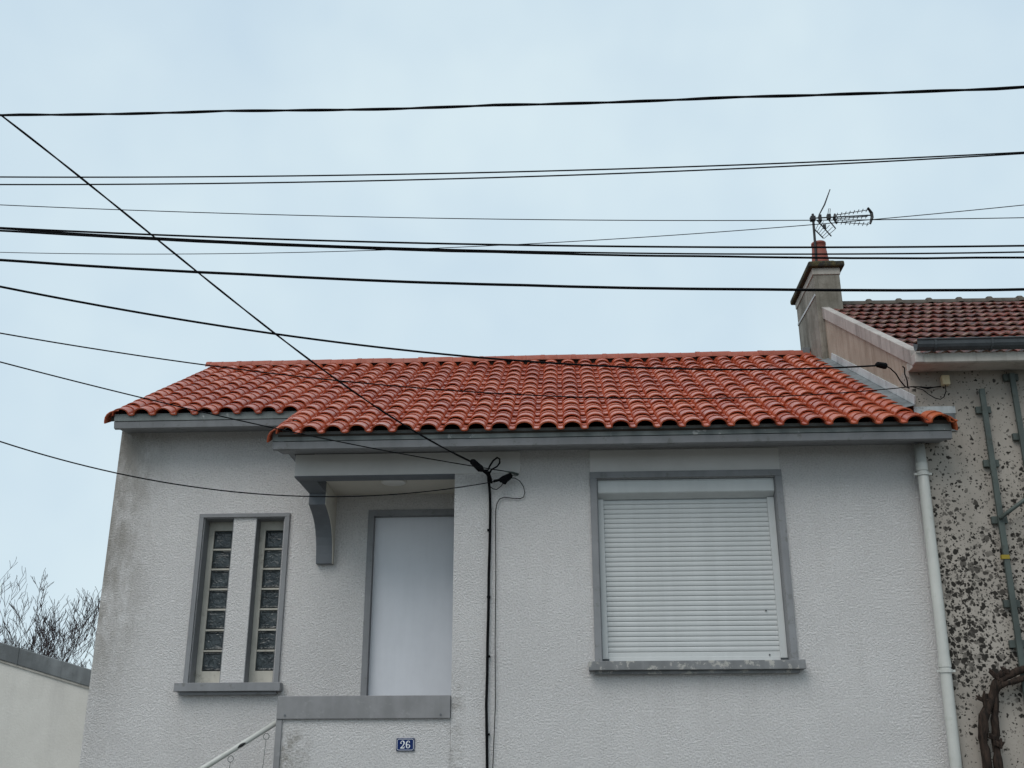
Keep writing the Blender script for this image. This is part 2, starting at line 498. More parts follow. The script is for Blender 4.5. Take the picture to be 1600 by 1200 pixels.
# --- porch
box('porch_beam', 'render', house, -2.43, -0.375, -0.006, 0.15, 4.275, 4.478, bevel=0.004)
box('porch_beam_underside', 'dark_trim', house, -2.43, -0.968, -0.004, 0.152, 4.264, 4.274)
rbm = []
for y_, xa, xb, zb0, zt0 in ((0.153, -2.425, -2.255, 4.262, 4.474), (0.33, -2.366, -2.209, 4.198, 4.474), (0.817, -2.366, -2.209, 4.198, 4.474)):
    rbm += [(xa, y_, zb0), (xb, y_, zb0), (xb, y_, zt0), (xa, y_, zt0)]
MB().add(rbm, [(0, 1, 2, 3), (11, 10, 9, 8)] + [(a_ + q, a_ + (q + 1) % 4, a_ + 4 + (q + 1) % 4, a_ + 4 + q) for a_ in (0, 4) for q in range(4)]).build('porch_return_beam', 'dark_trim', house)
box('porch_ceiling', 'ceiling', house, -2.204, -0.967, 0.153, 0.818, 4.30, 4.33)
box('window_lintel_panel', 'render', house, 0.252, 1.945, -0.005, 0.02, 4.268, 4.474, bevel=0.003)
cp = [(0.817, 4.197), (0.33, 4.197), (0.33, 4.09), (0.37, 4.08), (0.44, 4.057), (0.51, 4.03), (0.57, 3.998), (0.62, 3.962), (0.66, 3.92), (0.70, 3.86), (0.73, 3.79), (0.75, 3.71), (0.765, 3.62), (0.817, 3.62)]
MB().prism_x(cp, -2.365, -2.209).build('corbel', 'dark_trim', house, bevel=0.004)
MB().prism_x([(0.33, 4.299), (0.33, 4.09)] + cp[3:-1] + [(0.817, 3.62), (0.817, 4.299)], -2.2085, -2.2035).build('corbel_cheek', 'ceiling', house)
box('porch_parapet', 'roughcast', house, -2.43, MAIN_L - 0.002, 0.0, 0.12, 0.0, 2.16)
box('parapet_cap', 'cap', house, -2.437, MAIN_L - 0.004, -0.028, 0.15, 2.158, 2.345, bevel=0.005)
box('parapet_post', 'cap', house, -2.440, -2.388, -0.018, 0.13, 0.0, 2.157, bevel=0.004)
for x in (-2.365, -1.05):
    MB().tube([(x, -0.028, 2.19), (x, -0.036, 2.19)], 0.008, 8).build('bolt', 'dark_trim', house)
box('porch_floor', 'pavement', house, -2.43, MAIN_L, 0.13, 0.82, 1.15, 1.30)
st = MB()
for k in range(7):
    st.box(-2.43 - 0.26 * (k + 1), -2.431 - 0.26 * k, 0.12, 0.815, 0.0, 1.30 - 0.165 * (k + 1))
st.build('porch_steps', 'pavement', house)
lamp = MB().lathe([(0.115, 4.299), (0.115, 4.281), (0.108, 4.277), (0.08, 4.274), (0.045, 4.272), (0.01, 4.272)], -1.57, 0.30, 24).build('porch_lamp', 'lamp_glass', house, smooth=True)

# --- door
door = box('door', 'door', house, -1.832, -0.985, 0.89, 0.93, 1.31, 4.092, bevel=0.003)
rect_frame(-1.888, -0.985, 1.301, 4.149, 0.055, 0.812, 0.95, wt_=0.056).build('door_frame', 'trim', door)

# --- glass block window
gwn = rect_frame(-3.55, -2.655, 2.524, 4.13, 0.046, 0.795, 0.818, wt_=0.038).build('window', 'trim', house, bevel=0.003)
for x0, x1 in ((-3.499, -3.209), (-2.988, -2.711)):
    liner = MB()
    liner.box(x0, x0 + 0.006, 0.818, 0.97, 2.531, 4.083)
    liner.box(x1 - 0.006, x1, 0.8215, 0.97, 2.531, 4.083)
    liner.box(x0, x1, 0.8215, 0.97, 4.0835, 4.0895)
    liner.build('reveal', 'trim', gwn)
    blocks_w = 0.188
    bx0 = x0 + 0.062
    fr = MB()
    fr.box(x0 + 0.007, bx0, 0.955, 1.05, 2.532, 4.083)
    fr.box(bx0 + blocks_w, x1 - 0.007, 0.955, 1.05, 2.532, 4.083)
    pitch = 0.1945
    z0 = 2.640
    fr.box(bx0, bx0 + blocks_w, 0.955, 1.05, 2.532, z0 + 0.008)
    for k in range(1, 7):
        fr.box(bx0, bx0 + blocks_w, 0.958, 1.05, z0 + k * pitch - 0.009, z0 + k * pitch + 0.009)
    fr.box(bx0, bx0 + blocks_w, 0.955, 1.05, z0 + 7 * pitch - 0.008, 4.083)
    fr.build('window_frame', 'putty', gwn, bevel=0.002)
    for k in range(7):
        za, zb = z0 + k * pitch + 0.0095, z0 + (k + 1) * pitch - 0.0095
        g = MB()
        d = 0.012
        o_ = [(bx0 + .0005, za), (bx0 + blocks_w - .0005, za), (bx0 + blocks_w - .0005, zb), (bx0 + .0005, zb)]
        i_ = [(bx0 + d, za + d), (bx0 + blocks_w - d, za + d), (bx0 + blocks_w - d, zb - d), (bx0 + d, zb - d)]
        i2 = [(bx0 + 2 * d, za + 2 * d), (bx0 + blocks_w - 2 * d, za + 2 * d), (bx0 + blocks_w - 2 * d, zb - 2 * d), (bx0 + 2 * d, zb - 2 * d)]
        vs_ = [(x, 1.0, z) for x, z in o_] + [(x, 0.972, z) for x, z in o_] + [(x, 0.966, z) for x, z in i_] + [(x, 0.974, z) for x, z in i2]
        fs = []
        for a in (0, 4, 8):
            fs += [(a + q, a + (q + 1) % 4, a + 4 + (q + 1) % 4, a + 4 + q) for q in range(4)]
        fs += [(12, 13, 14, 15), (3, 2, 1, 0)]
        g.add(vs_, fs).build('glass_block', 'glass', gwn)
sl = MB().box(-3.603, -2.615, 0.715, 0.818, 2.447, 2.523)
sl.box(-3.56, -2.66, 0.755, 0.818, 2.418, 2.446)
sl.build('window_sill', 'trim', gwn, bevel=0.004)

# --- roller shutter window
rw = rect_frame(0.249, 1.950, 2.607, 4.266, 0.060, -0.024, 0.0, wt_=0.058).build('shutter_window', 'trim', house, bevel=0.003)
rv = MB()
rv.box(0.3101, 0.316, 0.0, 0.16, 2.612, 4.2); rv.box(1.884, 1.8899, 0.0, 0.16, 2.612, 4.2); rv.box(0.3101, 1.8899, 0.0, 0.16, 4.2, 4.2049)
rv.build('reveal', 'trim', rw)
MB().prism_x([(0.02, 4.199), (0.02, 4.185), (0.014, 4.183), (0.014, 4.085), (0.02, 4.077), (0.096, 4.038), (0.16, 4.038), (0.16, 4.199)], 0.318, 1.882).build('shutter_box', 'pvc', rw, bevel=0.003)
for x0, x1 in ((0.318, 0.367), (1.824, 1.882)):
    box('guide_rail', 'pvc', rw, x0, x1, 0.075, 0.15, 2.640, 4.037, bevel=0.003)
for x0, x1 in ((0.318, 0.375), (1.826, 1.882)):
    box('rail_foot', 'gutter', rw, x0, x1, 0.06, 0.14, 2.612, 2.639)
n_sl = 31
zt, zb_ = 4.037, 2.700
pit = (zt - zb_) / n_sl
sm = MB()
prof = [(0.118, -0.001), (0.107, 0.000), (0.1025, 0.006), (0.1005, 0.020), (0.1015, 0.033), (0.107, 0.0405), (0.118, 0.0415)]
sm.prism_x(prof, 0.366, 1.825)
slat_me = sm.mesh('slat', False)
slat_me.materials.append(M['pvc'])
for k in range(n_sl):
    o = bpy.data.objects.new('slat', slat_me)
    col.objects.link(o)
    o.location = (0, random.uniform(-.0003, .0003), zb_ + k * pit)
    attach_loc = o.location.copy()
    o.parent = rw
    o.matrix_parent_inverse = Matrix.Identity(4)
bar = MB().prism_x([(0.118, 2.625), (0.096, 2.625), (0.096, 2.655), (0.100, 2.658), (0.100, 2.692), (0.104, 2.697), (0.118, 2.697)], 0.366, 1.825)
bar.build('bottom_bar', 'pvc', rw)
for (x, z) in ((1.735, 2.668), (1.735, 3.04)):
    MB().tube([(x, 0.099, z), (x, 0.09, z)], 0.007, 8).build('stop_knob', 'gutter', rw)
sl = MB().box(0.195, 1.990, -0.105, 0.06, 2.532, 2.606)
sl.box(0.245, 1.945, -0.06, -0.001, 2.503, 2.531)
sl.build('window_sill', 'sill', rw, bevel=0.004)

# --- downpipe
dp = MB().tube([(3.155, -0.11, 4.44), (3.15, -0.11, 4.0), (3.13, -0.11, 3.0), (3.10, -0.11, 1.9), (3.05, -0.11, 0.1)], 0.046, 16).build('downpipe', 'pipe', house, smooth=True)
for z, x in ((4.175, 3.152), (2.505, 3.117)):
    b = MB()
    b.tube([(x, -0.11, z - 0.014), (x, -0.11, z + 0.014)], 0.055, 16)
    b.box(x - 0.075, x + 0.075, -0.125, -0.095, z - 0.009, z + 0.009)
    b.tube([(x, -0.08, z), (x, 0.0, z)], 0.01, 6)
    b.tube([(x, -0.11, z + 0.03), (x, -0.11, z + 0.10)], 0.051, 16)
    b.build('pipe_collar', 'pipe', dp, smooth=False)

# ------------------------------------------------------------------ red roof
ANG = R(29.3)
T = Vector((0, math.cos(ANG), math.sin(ANG)))
N = Vector((0, -math.sin(ANG), math.cos(ANG)))
BASE = Vector((0, -0.450, 4.5265))
ROW = 0.3198
PIT = 0.21
X0 = -4.31
def slope_pt(x, s, h=0.0):
    return Vector((x, 0, 0)) + BASE + T * s + N * h
def slab(mb, x0, x1, s0, s1, h0, h1):
    p = [slope_pt(x, s, h) for x in (x0, x1) for s in (s0, s1) for h in (h0, h1)]
    mb.add(p, [(0, 1, 3, 2), (4, 6, 7, 5), (0, 4, 5, 1), (2, 3, 7, 6), (0, 2, 6, 4), (1, 5, 7, 3)])
rb = MB()
slab(rb, -2.50, 3.16, 0.05, 3 * ROW + 0.05, -0.04, -0.012)
slab(rb, 3.161, 3.345, 0.06, 0.27, -0.04, 0.02)  # dark block added inside the end tile's arch so it looks shaded
slab(rb, -4.42, 3.16, 3 * ROW + 0.09, 13 * ROW, -0.05, -0.012)
# rear slope
ry, rz = (BASE + T * 13 * ROW).y, (BASE + T * 13 * ROW).z
rb.add([(-4.42, ry + 0.01, rz), (3.16, ry + 0.01, rz), (3.16, 6.6, rz - (6.6 - ry) * SL), (-4.42, 6.6, rz - (6.6 - ry) * SL),
        (-4.42, ry + 0.01, rz - .05), (3.16, ry + 0.01, rz - .05), (3.16, 6.6, rz - (6.6 - ry) * SL - .05), (-4.42, 6.6, rz - (6.6 - ry) * SL - .05)],
       [(0, 1, 2, 3), (7, 6, 5, 4), (0, 4, 5, 1), (1, 5, 6, 2), (2, 6, 7, 3), (3, 7, 4, 0)])
roof = rb.build('roof', 'dark_inside', house)

def tile_mesh(name, prof, stations, thick, mat, inner=True):
    """profile across (x,z), stations along the slope (y, lift)"""
    n = len(prof)
    vs_, fs = [], []
    for (y, lift, k) in stations:
        vs_ += [(x * (1 + 0.0 * k), y, z * k + lift) for x, z in prof]
    ns = len(stations)
    for i in range(ns - 1):
        for j in range(n - 1):
            a = i * n + j
            fs.append((a, a + 1, a + n + 1, a + n))
    # normals of the profile for the thickness
    nr = []
    for j in range(n):
        x0, z0 = prof[max(j - 1, 0)]; x1, z1 = prof[min(j + 1, n - 1)]
        dx, dz = x1 - x0, z1 - z0
        L = math.hypot(dx, dz) or 1
        nr.append((dz / L, -dx / L))
    o = len(vs_)
    lift0 = stations[0][1]
    vs_ += [(x + nr[j][0] * thick, 0.0, z + lift0 + nr[j][1] * thick) for j, (x, z) in enumerate(prof)]
    yb = stations[-1][0] * 0.55
    vs_ += [(x + nr[j][0] * thick, yb, z + nr[j][1] * thick) for j, (x, z) in enumerate(prof)]
    for j in range(n - 1):
        fs.append((j + 1, j, o + j, o + j + 1))
        fs.append((o + j + 1, o + j, o + n + j, o + n + j + 1))
    me = bpy.data.meshes.new(name)
    me.from_pydata(vs_, [], fs)
    me.update()
    sm_ = []
    for p in me.polygons:
        sm_.append(True)
    me.polygons.foreach_set('use_smooth', sm_)
    # keep the risers and the front edge crisp
    me.materials.append(M[mat])
    return me, vs_, fs

arch = []
for k in range(11):
    a = math.pi * (1 - k / 10)
    arch.append((0.083 * math.cos(a), 0.001 + 0.059 * math.sin(a)))
CANAL = [(-0.086, -0.010)] + arch + [(0.089, -0.003), (0.105, -0.005), (0.122, -0.003), (0.136, 0.004)]
ST = [(0.0, 0.025, 1.0), (0.140, 0.016, 1.0), (0.146, 0.001, 0.96), (0.164, -0.001, 0.96), (0.1645, 0.021, 1.0), (0.345, 0.001, 0.96)]
def split_edges_mesh(me):
    bm = bmesh.new(); bm.from_mesh(me)
    es = [e for e in bm.edges if len(e.link_faces) == 2 and e.calc_face_angle(0) > R(38)]
    bmesh.ops.split_edges(bm, edges=es)
    bm.to_mesh(me); bm.free()
    return me
tile_me, tv, tf = tile_mesh('tile', CANAL, ST, 0.012, 'tile')
split_edges_mesh(tile_me)
orange_me = tile_me.copy()
orange_me.materials.clear(); orange_me.materials.append(M['orange_tile'])

spots = []
for r in range(13):
    for k in range(36):
        if r < 3 and k < 9: continue
        if r == 12 and False: continue
        spots.append((r, k))
def tile_matrix(r, k, jit=True):
    p = slope_pt(X0 + PIT * k, ROW * r + (0.06 if k < 9 else 0.0))
    mtx = Matrix.Translation(p) @ Matrix.Rotation(ANG, 4, 'X')
    if jit:
        mtx = mtx @ Matrix.Translation((random.uniform(-.0025, .0025), random.uniform(-.005, .005), random.uniform(-.0015, .002))) \
              @ Matrix.Rotation(random.uniform(-.008, .008), 4, 'Z') @ Matrix.Rotation(random.uniform(-.004, .004), 4, 'X')
    return mtx
spots.sort(key=lambda q: (slope_pt(X0 + PIT * q[1], ROW * q[0]) - CAM).length)
for r, k in spots[:300]:
    o = bpy.data.objects.new('tile', tile_me)
    col.objects.link(o)
    o.matrix_basis = tile_matrix(r, k)
    o.parent = roof
rest = bpy.data.meshes.new('tile_field')
rv_, rf_, tone = [], [], []
for r, k in spots[300:]:
    mtx = tile_matrix(r, k)
    off = len(rv_)
    src = tile_me
    rv_ += [tuple(mtx @ v.co) for v in src.vertices]
    rf_ += [tuple(i + off for i in p.vertices) for p in src.polygons]
    q = random.random()
    tone += [q] * len(src.polygons)
rest.from_pydata(rv_, [], rf_)
rest.update()
rest.polygons.foreach_set('use_smooth', [True] * len(rest.polygons))
at = rest.attributes.new('tile_tone', 'FLOAT', 'FACE')
at.data.foreach_set('value', tone)
rest.materials.append(M['tile'])
o = bpy.data.objects.new('tile_field', rest)
col.objects.link(o)
o.parent = roof
o['kind'] = 'stuff'

# verge tiles: quarter rounds that hang over the roof's sides
vl = [(-0.164, -0.080), (-0.162, -0.055), (-0.152, -0.018), (-0.130, 0.014), (-0.098, 0.036), (-0.055, 0.050), (-0.005, 0.055)]
verge_me, _, _ = tile_mesh('verge_tile', vl, [(0.0, 0.012, 1.0), (0.345, 0.0, 1.0)], 0.013, 'tile')
vr = [(0.0, 0.056), (0.040, 0.050), (0.072, 0.036), (0.100, 0.014), (0.118, -0.012), (0.128, -0.045), (0.131, -0.085)]
vergeR_me, _, _ = tile_mesh('verge_tile', vr, [(0.0, 0.016, 1.0), (0.30, 0.0, 1.0)], 0.013, 'orange_tile')
for r in range(13):
    k = 9 if r < 3 else 0
    o = bpy.data.objects.new('verge_tile', verge_me)
    col.objects.link(o)
    o.matrix_basis = tile_matrix(r, k) @ Matrix.Translation((-0.005, 0.0, 0.004))
    o.parent = roof
o = bpy.data.objects.new('tile', orange_me); col.objects.link(o)
o.matrix_basis = tile_matrix(0, 36, False) @ Matrix.Translation((0.0, 0.0, 0.003)) @ Matrix.Scale(0.87, 4, (0, 1, 0)); o.parent = roof
o['label'] = 'brighter orange tile at the right end of the eave'
o = bpy.data.objects.new('verge_tile', vergeR_me); col.objects.link(o)
o.matrix_basis = tile_matrix(0, 36, False) @ Matrix.Translation((0.012, 0.0, 0.008)) @ Matrix.Rotation(-0.03, 4, 'Y'); o.parent = roof

# ridge tiles
RP = BASE + T * 13 * ROW
rl = 0.385
def ridge_mesh(name, mat, L=rl):
    mb = MB()
    st_ = [(0.0, 0.118), (0.05, 0.117), (0.0505, 0.112), (L * 0.5, 0.111), (L * 0.5 + .002, 0.1135), (L * 0.5 + .01, 0.1135), (L * 0.5 + 0.012, 0.1095), (L + 0.03, 0.108)]
    seg = 10
    for x, r_ in st_:
        for q in range(seg + 1):
            a = math.pi * q / seg
            mb.v.append((x, -r_ * math.cos(a), r_ * 0.86 * math.sin(a)))
    n = seg + 1
    for i in range(len(st_) - 1):
        for j in range(seg):
            mb.f.append((i * n + j, i * n + j + 1, (i + 1) * n + j + 1, (i + 1) * n + j))
    o_ = len(mb.v)
    for q in range(seg + 1):
        a = math.pi * q / seg
        mb.v.append((0.0, -0.105 * math.cos(a), 0.105 * 0.86 * math.sin(a)))
    for j in range(seg):
        mb.f.append((j + 1, j, o_ + j, o_ + j + 1))
    me = mb.mesh(name, True)
    split_edges_mesh(me)
    me.materials.append(M[mat])
    return me
ridge_me = ridge_mesh('ridge_tile', 'ridge')
x = -4.47
i = 0
while x < 2.98:
    o = bpy.data.objects.new('ridge_tile', ridge_me)
    col.objects.link(o)
    o.matrix_basis = Matrix.Translation((x, RP.y + 0.045, RP.z + 0.03 + random.uniform(-.004, .004))) @ Matrix.Rotation(random.uniform(-.008, .008) - 0.014, 4, 'Y')
    o.parent = roof
    x += rl; i += 1
# mortar-free gap under the ridge: a dark filler painted as its shade
MB().box(-4.40, 3.1, RP.y - 0.02, RP.y + 0.10, RP.z - 0.03, RP.z + 0.035).build('ridge_gap_shade', 'dark_inside', roof)

# flashing along the neighbour's gable
XG = 3.17
fl = MB()
for (xa, ha), (xb, hb) in (((3.03, 0.064), (XG - 0.004, 0.090)),):
    p = [slope_pt(xa, 0.42, ha), slope_pt(xb, 0.42, hb), slope_pt(xb, 3.78, hb), slope_pt(xa, 3.78, ha)]
    q = [v - N * 0.004 for v in p]
    fl.add(p + q, [(0, 1, 2, 3), (7, 6, 5, 4), (0, 4, 5, 1), (1, 5, 6, 2), (2, 6, 7, 3), (3, 7, 4, 0)])
fl.build('flashing', 'zinc', house)
f2 = MB()
slab(f2, XG - 0.012, XG - 0.002, 0.43, 3.40, 0.093, 0.170)
f2.build('flashing', 'white_flashing', house)
f3 = MB().box(XG - 0.005, 3.53, -0.075, -0.062, 4.745, 4.812)
f3.build('flashing', 'white_flashing', house)
MB().box(XG - 0.003, 3.52, -0.072, -0.063, 4.58, 4.744).build('flashing', 'zinc', house)
MB().box(3.0, 3.085, RP.y - 0.06, RP.y + 0.14, RP.z + 0.0, RP.z + 0.128).build('ridge_end_flashing', 'zinc', house)

# ------------------------------------------------------------------ the older neighbour house
nb = tag(empty('neighbour_house', (5.5, 0.0, 0.0)), 'taller old house with dark tile roof and speckled grey wall on the right', 'house')
NS = 0.60
def nroof(y): return 5.31 + NS * (y + 0.19)
box('wall', 'speckled', nb, XG, 9.0, -0.06, 0.2, 0.0, 5.20)
MB().prism_x([(0.201, 0.0), (6.2, 0.0), (6.2, 5.0), (2.98, nroof(2.98) - 0.14), (-0.055, nroof(-0.055) - 0.14), (-0.055, 5.201), (0.201, 5.201)], XG, XG + 0.25).build('gable_wall', 'gable', nb)
box('wall', 'gable', nb, XG + 0.25, 9.0, 5.95, 6.2, 0.0, 5.0)
MB().prism_x([(-0.24, nroof(-0.24) - 0.135), (2.6, nroof(2.6) - 0.135), (2.6, nroof(2.6) + 0.015), (-0.24, nroof(-0.24) + 0.015)], XG - 0.022, XG + 0.07).build('rake_board', 'rake', nb, bevel=0.006)
box('rake_end', 'rake', nb, XG - 0.03, XG + 0.05, -0.36, -0.245, 5.13, 5.225, bevel=0.008)
nr = MB().prism_x([(-0.27, nroof(-0.27) - 0.06), (2.98, nroof(2.98) - 0.06), (6.4, nroof(2.98) - 0.06 - 3.42 * NS), (6.4, nroof(2.98) - 0.11 - 3.42 * NS), (2.98, nroof(2.98) - 0.11), (-0.27, nroof(-0.27) - 0.11)], XG + 0.072, 9.0)
nroof_o = nr.build('roof', 'dark_inside', nb)
NA = math.atan(NS)
NT_ = Vector((0, math.cos(NA), math.sin(NA))); NN = Vector((0, -math.sin(NA), math.cos(NA)))
prof2 = []
W2 = 0.235
for k in range(15):
    u = k / 14
    prof2.append(((u - 0.5) * (W2 + 0.008), 0.022 * (1 - math.cos(u * 4 * math.pi)) * 0.5 + 0.004))
old_me, _, _ = tile_mesh('tile', prof2, [(0.0, 0.036, 1.0), (0.38, 0.0, 1.0)], 0.014, 'old_tile')
split_edges_mesh(old_me)
nbase = Vector((0, -0.33, nroof(-0.33) - 0.045))
NROW = 0.348
nspots = [(r, k) for r in range(11) for k in range(25)]
for r, k in nspots:
    p = nbase + NT_ * (NROW * r) + Vector((XG + 0.19 + W2 * k + (W2 / 2 if r % 2 else 0) * 0.0, 0, 0))
    o = bpy.data.objects.new('tile', old_me)
    col.objects.link(o)
    o.matrix_basis = Matrix.Translation(p) @ Matrix.Rotation(NA + random.uniform(-.012, .012), 4, 'X') @ Matrix.Rotation(random.uniform(-.014, .014), 4, 'Z')
    o.parent = nroof_o
# ridge with humped joints
nrm_ = MB()
for xx, r_ in ((0.0, 0.115), (0.055, 0.12), (0.07, 0.10), (0.36, 0.095)):
    pass
def nridge():
    mb = MB(); seg = 8
    st_ = [(0.0, 0.10), (0.015, 0.122), (0.05, 0.124), (0.075, 0.10), (0.38, 0.096)]
    for x_, r_ in st_:
        for q in range(seg + 1):
            a = math.pi * q / seg
            mb.v.append((x_, -r_ * math.cos(a), r_ * 0.8 * math.sin(a)))
    n = seg + 1
    for i_ in range(len(st_) - 1):
        for j in range(seg):
            mb.f.append((i_ * n + j, i_ * n + j + 1, (i_ + 1) * n + j + 1, (i_ + 1) * n + j))
    me = mb.mesh('ridge_tile', True)
    me.materials.append(M['ridge_old'])
    return me
nridge_me = nridge()
for k in range(15):
    o = bpy.data.objects.new('ridge_tile', nridge_me)
    col.objects.link(o)
    o.matrix_basis = Matrix.Translation((3.42 + 0.365 * k, 2.99, nroof(2.98) - 0.055))
    o.parent = nroof_o
# cornice, gutter
MB().prism_x([(-0.35, 5.222), (-0.35, 5.135), (-0.33, 5.125), (-0.10, 5.14), (-0.062, 5.15), (-0.062, 5.222)], XG - 0.015, 9.0).build('cornice', 'cornice', nb, bevel=0.005)
g = MB()
gp = []
for k in range(9):
    a = math.pi * k / 8
    gp.append((-0.39 - 0.06 * math.cos(a), 5.312 - 0.085 * math.sin(a) ** 0.7))
gi = [(-0.39 + (y + 0.39) * 0.93, 5.312 + (z - 5.312) * 0.93) for y, z in gp][::-1]
g.prism_x(gp + gi, XG - 0.02, 9.0)
gut = g.build('gutter', 'gutter', nb, smooth=False)
MB().tube([(XG - 0.02, -0.451, 5.313), (9.0, -0.451, 5.313)], 0.009, 8).build('gutter_bead', 'gutter', gut, smooth=True)
for x in (3.30, 3.79, 4.5, 5.2):
    b = MB()
    b.prism_x([(-0.39 - 0.065 * math.cos(math.pi * k / 8), 5.308 - 0.092 * math.sin(math.pi * k / 8) ** 0.7) for k in range(9)], x, x + 0.018)
    b.build('gutter_bracket', 'gutter', gut)
# chimney
ch = MB().box(3.095, 3.405, 2.60, 3.62, 4.9, 7.425).build('chimney', 'chimney', nb)
box('chimney_crown', 'chimney_crown', ch, 3.083, 3.417, 2.588, 3.632, 7.426, 7.515, bevel=0.008)
cap = MB().box(3.035, 3.47, 2.54, 3.70, 7.516, 7.59)
cap.build('chimney_cap', 'mossy', ch, bevel=0.02)
box('cap_mortar', 'mossy', ch, 3.12, 3.40, 2.66, 3.50, 7.5901, 7.66, bevel=0.03)
MB().lathe([(0.112, 7.62), (0.108, 7.70), (0.09, 7.88), (0.083, 7.955), (0.090, 7.958), (0.090, 7.985), (0.068, 7.988), (0.066, 7.90)], 3.265, 2.86, 20).build('chimney_pot', 'terracotta', ch, smooth=True)
# pale diagonal mortar line on the chimney flank
ml = MB()
a0, a1 = Vector((3.094, 3.615, 7.19)), Vector((3.094, 2.605, 7.15))
ml.add([a0, a1, a1 + Vector((0, 0, .03)), a0 + Vector((0, 0, .03)), a0 + Vector((-.008, 0, 0)), a1 + Vector((-.008, 0, 0)), a1 + Vector((-.008, 0, .03)), a0 + Vector((-.008, 0, .03))],
       [(0, 1, 2, 3), (4, 7, 6, 5), (0, 4, 5, 1), (1, 5, 6, 2), (2, 6, 7, 3), (3, 7, 4, 0)])
ml.build('mortar_line', 'white_flashing', ch)

# ------------------------------------------------------------------ television aerial
AY = 2.78
ant = tag(empty('television_aerial', (3.19, AY, 7.55)), 'dark television aerial with long ribbed boom strapped to the chimney', 'aerial')
MB().tube([(3.19, AY, 7.45), (3.215, AY, 8.36)], 0.016, 8).build('mast', 'aerial', ant)
zb = 8.29
MB().tube([(3.17, AY, zb + 0.01), (3.91, AY - 0.06, zb + 0.0)], 0.009, 8).build('boom', 'aerial', ant)
cl = MB().box(3.178, 3.24, AY - 0.035, AY + 0.035, zb - 0.026, zb + 0.032)
cl.box(3.282, 3.316, AY - 0.03, AY + 0.03, zb - 0.045, zb + 0.05)
cl.build('clamp', 'aerial', ant, bevel=0.006)
dip = MB().box(3.385, 3.43, AY - 0.035, AY + 0.02, zb - 0.01, zb + 0.05)
dip.tube([(3.40, AY, zb + 0.05), (3.415, AY - 0.02, zb + 0.13), (3.435, AY - 0.02, zb + 0.13), (3.425, AY, zb + 0.05)], 0.004, 5)
dip.build('dipole_box', 'aerial', ant)
el = MB()
for (dz0, dz1, dy) in ((0.045, 0.065, -0.02), (0.0, 0.0, 0.03), (-0.05, -0.115, 0.02)):
    a = Vector((3.50, AY + dy * 0.3, zb + dz0)); b = Vector((3.88, AY - 0.06 + dy, zb + dz1))
    el.tube([a, b], 0.005, 6)
    for k in range(8):
        p = a.lerp(b, 0.03 + k * 0.133)
        d = Vector((0.013, 0.0, 0.026))
        el.tube([p - d, p + d], 0.005, 5)
el.build('director_rods', 'aerial', ant)
hd = MB()
hd.tube([(3.875, AY - 0.10, zb + 0.085), (3.925, AY - 0.06, zb + 0.03), (3.925, AY - 0.06, zb - 0.03), (3.885, AY - 0.08, zb - 0.13)], [0.013, 0.02, 0.02, 0.013], 6)
hd.build('end_bracket', 'aerial', ant)
hd = MB()
hd.tube([(3.49, AY, zb + 0.065), (3.475, AY, zb), (3.495, AY, zb - 0.07)], [0.012, 0.02, 0.012], 6)
hd.build('end_bracket', 'aerial', ant)
gr = MB()
for (x0, z0, x1, z1) in ((3.215, zb - 0.17, 3.305, zb - 0.29), (3.255, zb - 0.04, 3.405, zb - 0.265), (3.375, zb - 0.0, 3.47, zb - 0.16)):
    gr.tube([(x0, AY - 0.03, z0), (x1, AY - 0.03, z1)], 0.008, 6)
for k in range(6):
    u = k / 5
    a = Vector((3.22 + 0.09 * u, AY - 0.03, zb - 0.17 - 0.125 * u)) + Vector((0, 0, 0))
    b = Vector((3.30 + 0.165 * u, AY - 0.03, zb - 0.025 - 0.14 * u))
    gr.tube([a, b], 0.0038, 5)
gr.box(3.315, 3.35, AY - 0.05, AY - 0.02, zb - 0.155, zb - 0.105)
gr.build('reflector_grid', 'aerial', ant)
MB().tube([(3.29, AY, zb + 0.05), (3.37, AY - 0.02, zb + 0.19), (3.455, AY - 0.04, zb + 0.395)], [0.008, 0.010, 0.006], 6).build('whip', 'aerial', ant)

# ------------------------------------------------------------------ things on the neighbour's wall
jb = tag(MB().box(3.438, 3.507, -0.12, -0.061, 5.005, 5.095).build('junction_box', 'beige_box', bevel=0.006), 'small beige junction box high on the speckled wall', 'junction box')
def rail(name, label, xt, xb, ztop, zbot, plates, extra=None):
    e = tag(empty(name, (xb, -0.10, zbot)), label, 'wall rail', 'upright metal rails on the speckled wall')
    mb = MB()
    w = 0.024
    vs_ = [(xb - w, -0.13, zbot), (xb + w, -0.13, zbot), (xb + w, -0.10, zbot), (xb - w, -0.10, zbot),
           (xt - w, -0.13, ztop), (xt + w, -0.13, ztop), (xt + w, -0.10, ztop), (xt - w, -0.10, ztop)]
    mb.add(vs_, [(0, 1, 2, 3), (7, 6, 5, 4), (0, 4, 5, 1), (1, 5, 6, 2), (2, 6, 7, 3), (3, 7, 4, 0)])
    mb.build('upright', 'bracket', e, bevel=0.004)
    for z in plates:
        xx = xb + (xt - xb) * (z - zbot) / (ztop - zbot)
        box('wall_plate', 'bracket', e, xx - 0.066, xx + 0.066, -0.099, -0.061, z - 0.032, z + 0.032, bevel=0.004)
    return e
r1 = rail('wall_rail', 'shorter green-grey metal rail bolted to the speckled wall, with yellow tape', 3.772, 3.715, 4.955, 0.9, (4.765, 4.27, 3.765, 3.05, 2.72, 1.6))
box('tape', 'yellow', r1, 3.707, 3.772, -0.136, -0.098, 3.42, 3.455)
MB().tube([(3.735, -0.15, 3.765), (3.93, -0.17, 3.90), (4.35, -0.2, 4.18)], 0.017, 8).build('brace', 'bracket', r1, smooth=True)
